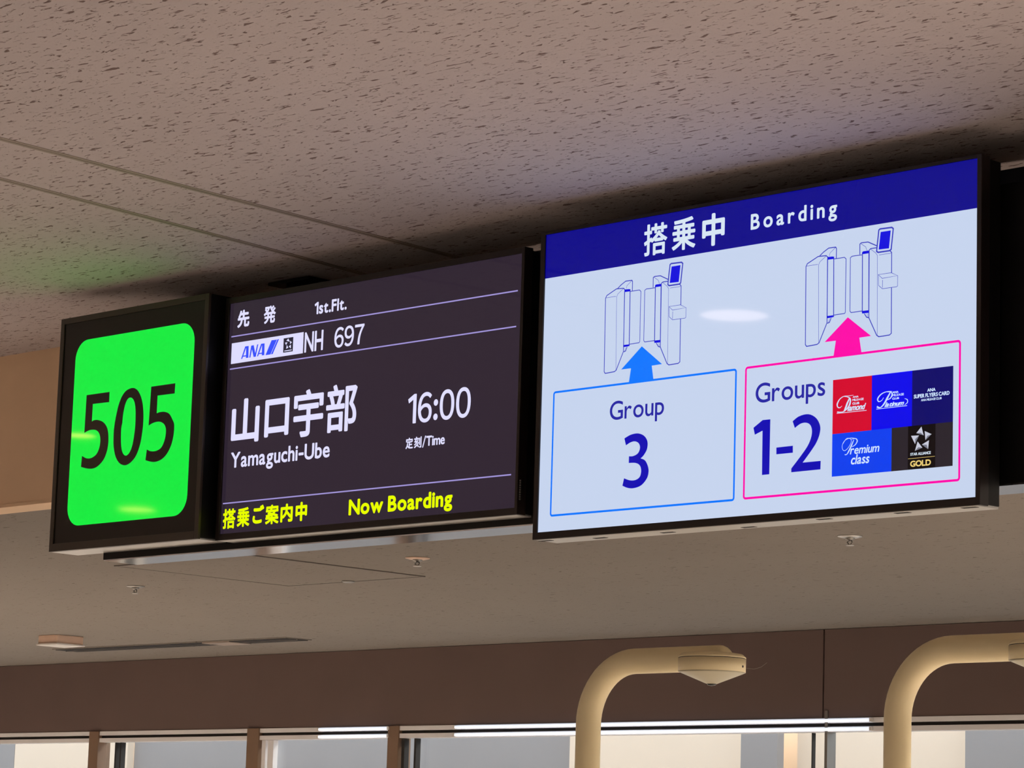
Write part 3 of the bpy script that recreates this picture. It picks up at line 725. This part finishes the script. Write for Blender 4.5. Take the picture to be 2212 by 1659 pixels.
# membership cards
ZC8 = lambda *p: Z3(p, (1780, 780), 6.379)
cX = lambda u, v: aty(*ZC8(u, v), YR)
cx0, cx1, cx2, cx3 = cX(108, 600).x, cX(645, 560).x, cX(1202, 500).x, cX(1767, 450).x
cxm = cX(918, 1200).x
cz1 = (cX(110, 262).z+cX(1768, 60).z)/2; czm = (cX(105, 1000).z+cX(1765, 838).z)/2; cz0 = (cX(95, 1592).z+cX(1763, 1440).z)/2
def card(x0, x1, z0, z1, mat, nm='card_tile', y=y2):
    mb = MB(); polyf(mb, [(x0, z0), (x1, z0), (x1, z1), (x0, z1)], y); flat_out(mb); return mb.build(nm, mat, bs, fix=False)
card(cx0, cx1, czm, cz1, M['c_red']); card(cx1, cx2, czm, cz1, M['c_blue']); card(cx2, cx3, czm, cz1, M['c_navy'])
card(cx0, cxm, cz0, czm, M['c_prem']); card(cxm, cx3, cz0, czm, M['c_grey'])
card(cX(1146, 1200).x, cX(1523, 1200).x, cz0, czm, M['c_black'], y=y3)
def cl(mb, pts, w, closed=False, sm=6):
    P = [(cX(*p).x, cX(*p).z) for p in pts]; Q = smooth_pts(P, sm) if sm else P
    if isinstance(w, list):
        ww = []; n = len(w)
        for i in range(len(Q)):
            t = i*(n-1)/(len(Q)-1); k = min(int(t), n-2); ww.append(w[k]+(w[k+1]-w[k])*(t-k))
        w = ww
    stroke2(mb, Q, w, y3, closed)
# red card
mb = MB(); cl(mb, [(398, 466), (330, 478), (262, 484), (205, 525), (172, 590), (180, 632), (208, 640), (238, 615)], [.0006, .0012, .0014, .0022, .0034, .0024, .0016, .0008]); flat_out(mb); mb.build('script_stroke', M['c_text'], bs, fix=False)
mb = MB(); cl(mb, [(345, 500), (310, 580), (285, 650), (262, 690)], [.0018, .0044, .0044, .0014]); flat_out(mb); mb.build('script_stroke', M['c_text'], bs, fix=False)
mb = MB(); cl(mb, [(262, 486), (310, 492), (350, 520), (345, 590), (310, 650), (262, 692), (215, 702), (170, 700)], [.0006, .0012, .0034, .0040, .0026, .0016, .0018, .0026]); flat_out(mb); mb.build('script_stroke', M['c_text'], bs, fix=False)
for t in (('iamond', (320, 692), (580, 575), dict(bold=.0005, gap=.10, shear=.45)), ('ANA', (395, 508), (476, 474), dict(bold=.0003, gap=.12)),
          ('MILEAGE', (391, 553), (546, 504), dict(bold=.0002, gap=.14)), ('CLUB', (390, 602), (486, 560), dict(bold=.0003, gap=.12)),
          ('ANA', (943, 446), (1026, 408), dict(bold=.0003, gap=.12)), ('MILEAGE', (943, 488), (1100, 438), dict(bold=.0002, gap=.14)), ('CLUB', (939, 533), (1034, 494), dict(bold=.0003, gap=.12)),
          ('latinum', (832, 636), (1104, 540), dict(bold=.0005, gap=.10, shear=.45)),
          ('ANA', (1422, 424), (1537, 365), dict(bold=.0004, gap=.12)), ('SUPER FLYERS CARD', (1237, 518), (1730, 408), dict(bold=.0004, gap=.14)),
          ('ANA MILEAGE CLUB', (1337, 556), (1621, 492), dict(bold=.0002, gap=.14)),
          ('remium', (356, 1288), (764, 1136), dict(bold=.0004, gap=.13, shear=.22)), ('class', (370, 1428), (628, 1268), dict(bold=.0005, gap=.13, shear=.22))):
    text_obj(bs, M['c_text'], [(t[0], ZC8(*t[1]), ZC8(*t[2]), t[3])], y3, 'card_lettering')
mb = MB(); cl(mb, [(165, 719), (576, 676)], .0012, sm=0); flat_out(mb); mb.build('script_stroke', M['c_text'], bs, fix=False)
# blue card
mb = MB(); cl(mb, [(932, 414), (860, 418), (790, 445), (742, 492), (728, 530), (745, 556), (785, 540), (810, 500)], [.0006, .0014, .0020, .0028, .0030, .0018, .0012, .0008]); flat_out(mb); mb.build('script_stroke', M['c_text'], bs, fix=False)
mb = MB(); cl(mb, [(905, 425), (860, 510), (815, 590), (765, 638), (718, 628)], [.0020, .0044, .0036, .0018, .0040]); flat_out(mb); mb.build('script_stroke', M['c_text'], bs, fix=False)
mb = MB(); cl(mb, [(862, 424), (912, 425), (928, 462), (900, 512), (850, 535)], [.0008, .0018, .0034, .0022, .0010]); flat_out(mb); mb.build('script_stroke', M['c_text'], bs, fix=False)
mb = MB(); cl(mb, [(1100, 515), (1136, 528), (1138, 568), (1098, 602)], [.0006, .0018, .0018, .0006]); flat_out(mb); mb.build('script_stroke', M['c_text'], bs, fix=False)
mb = MB(); cl(mb, [(710, 660), (1133, 611)], .0012, sm=0); flat_out(mb); mb.build('script_stroke', M['c_text'], bs, fix=False)
# bright blue card
mb = MB(); cl(mb, [(440, 1068), (360, 1058), (285, 1085), (243, 1150), (245, 1212), (275, 1232), (320, 1195), (362, 1120), (355, 1072), (300, 1066), (248, 1140)], .0010); flat_out(mb); mb.build('script_stroke', M['c_text'], bs, fix=False)
mb = MB(); cl(mb, [(400, 1082), (365, 1165), (330, 1240), (300, 1285), (275, 1286)], [.0012, .0032, .0030, .0014, .0018]); flat_out(mb); mb.build('script_stroke', M['c_text'], bs, fix=False)
mb = MB(); cl(mb, [(365, 1074), (425, 1066), (447, 1098), (420, 1150), (372, 1182)], [.0006, .0016, .0026, .0018, .0008]); flat_out(mb); mb.build('script_stroke', M['c_text'], bs, fix=False)
for a, b, c, m in (((1333, 900), (1262, 992), (1364, 1022), (1322, 985)), ((1378, 962), (1473, 1005), (1388, 1087), (1412, 1030)), ((1190, 1028), (1301, 1022), (1245, 1142), (1248, 1072)),
                   ((1280, 1106), (1346, 1192), (1243, 1237), (1290, 1185)), ((1437, 1088), (1338, 1150), (1424, 1212), (1405, 1150))):
    lt, dk = MB(), MB()
    for k, (p, q) in enumerate(((a, b), (b, c), (c, a))):
        t = [(cX(*s).x, cX(*s).z) for s in (p, q, m)]
        polyf((lt, dk, lt)[k], t, y4)
    flat_out(lt); flat_out(dk)
    lt.build('star_point', M['st_lt'], bs, fix=False); dk.build('star_point_shade', M['st_dk'], bs, fix=False)
text_obj(bs, M['px_pale'], [('STAR ALLIANCE', ZC8(1190, 1306), ZC8(1471, 1240), dict(bold=.0003, gap=.14))], y4, 'alliance_name')
mb = MB(); cl(mb, [(1148, 1346), (1518, 1309)], .0008, sm=0); flat_out(mb); mb.build('card_rule', M['gold'], bs, fix=False).location.y = y4-y3
text_obj(bs, M['gold'], [('GOLD', ZC8(1187, 1461), ZC8(1473, 1350), dict(bold=.0006, gap=.12))], y4, 'gold_word')

# ------------------------------------------------------------------ cream gooseneck sensor posts
YP = 5.30
def sensor_post(label, u_stem, wire):
    foot = aty(u_stem, 1640, YP)
    zt = aty(1450, 1425.5, YP).z
    x = foot.x; R = 0.150; rt = 0.0305; root = empty('sensor_post', (x, YP, ZF), label, 'post', 'cream gooseneck sensor posts')
    L = 0.455
    path = [(x, YP, ZF+0.02), (x, YP, -0.5), (x, YP, zt-R)] + [(x+R-R*math.cos(math.radians(t)), YP, zt-R+R*math.sin(math.radians(t))) for t in range(6, 90, 6)] + [(x+R, YP, zt)]
    xe = x+L-0.038
    path += [(x+R+0.08, YP, zt), (xe, YP, zt)]
    radii = [rt]*len(path)
    for t in (15, 30, 45, 60, 75, 86):
        path.append((xe+rt*1.15*math.sin(math.radians(t)), YP, zt)); radii.append(rt*math.cos(math.radians(t)))
    mb = MB(); mb.tube(path, radii, 32); mb.build('gooseneck_tube', M['cream'], root)
    MB().lathe((x, YP, ZF), [(0.10, 0), (0.10, 0.008), (0.05, 0.02), (0.034, 0.05)], 32).build('base_flange', M['cream'], root)
    dx = xe - 0.022; rd = 0.0795; zr = zt+0.004
    c = Vector((dx, YP, 0))
    MB().lathe(c, [(0.03, zr+0.012), (rd*0.90, zr+0.006), (rd, zr-0.001), (rd, zr-0.0035)], 48).build('dome_lid', M['cream'], root)
    MB().lathe(c, [(rd*0.985, zr-0.0034), (rd*0.985, zr-0.0052)], 48).build('lid_gap', M['dark'], root)
    MB().lathe(c, [(rd, zr-0.0051), (rd*0.997, zr-0.036)], 48).build('dome_body', M['cream'], root)
    MB().lathe(c, [(rd*0.997, zr-0.0361), (rd*0.90, zr-0.0395), (0.012, zr-0.0635)], 48).build('cone_cover', M['creamcone'], root)
    MB().lathe(c, [(0.0125, zr-0.0625), (0.0095, zr-0.0665), (0, zr-0.0685)], 24).build('sensor_lens', M['lens'], root)
    MB().box(dx+0.96*rd-0.002, dx+0.96*rd+0.0012, YP+0.26*rd-0.0025, YP+0.26*rd+0.0025, zr-0.026, zr-0.021, 0.0006).build('screw', M['dark'], root)
    if wire:
        w0 = Vector((dx+0.70*rd, YP+0.70*rd, zr-0.024)); d = Vector((0.70, 0.71, 0))
        mb = MB(); mb.tube([w0-d*0.004, w0+d*0.02+Vector((0, 0, -.002)), w0+d*0.036+Vector((0, 0, .003)), w0+d*0.05+Vector((0, 0, .014))], 0.0005, 6)
        mb.build('wire', M['steel'], root)
    return root
sensor_post('cream gooseneck post with a cone sensor head, below the boarding screen, nearer the middle', 1269, True)
sensor_post('cream gooseneck post at the right edge, its sensor head cut by the frame', 1938, False)
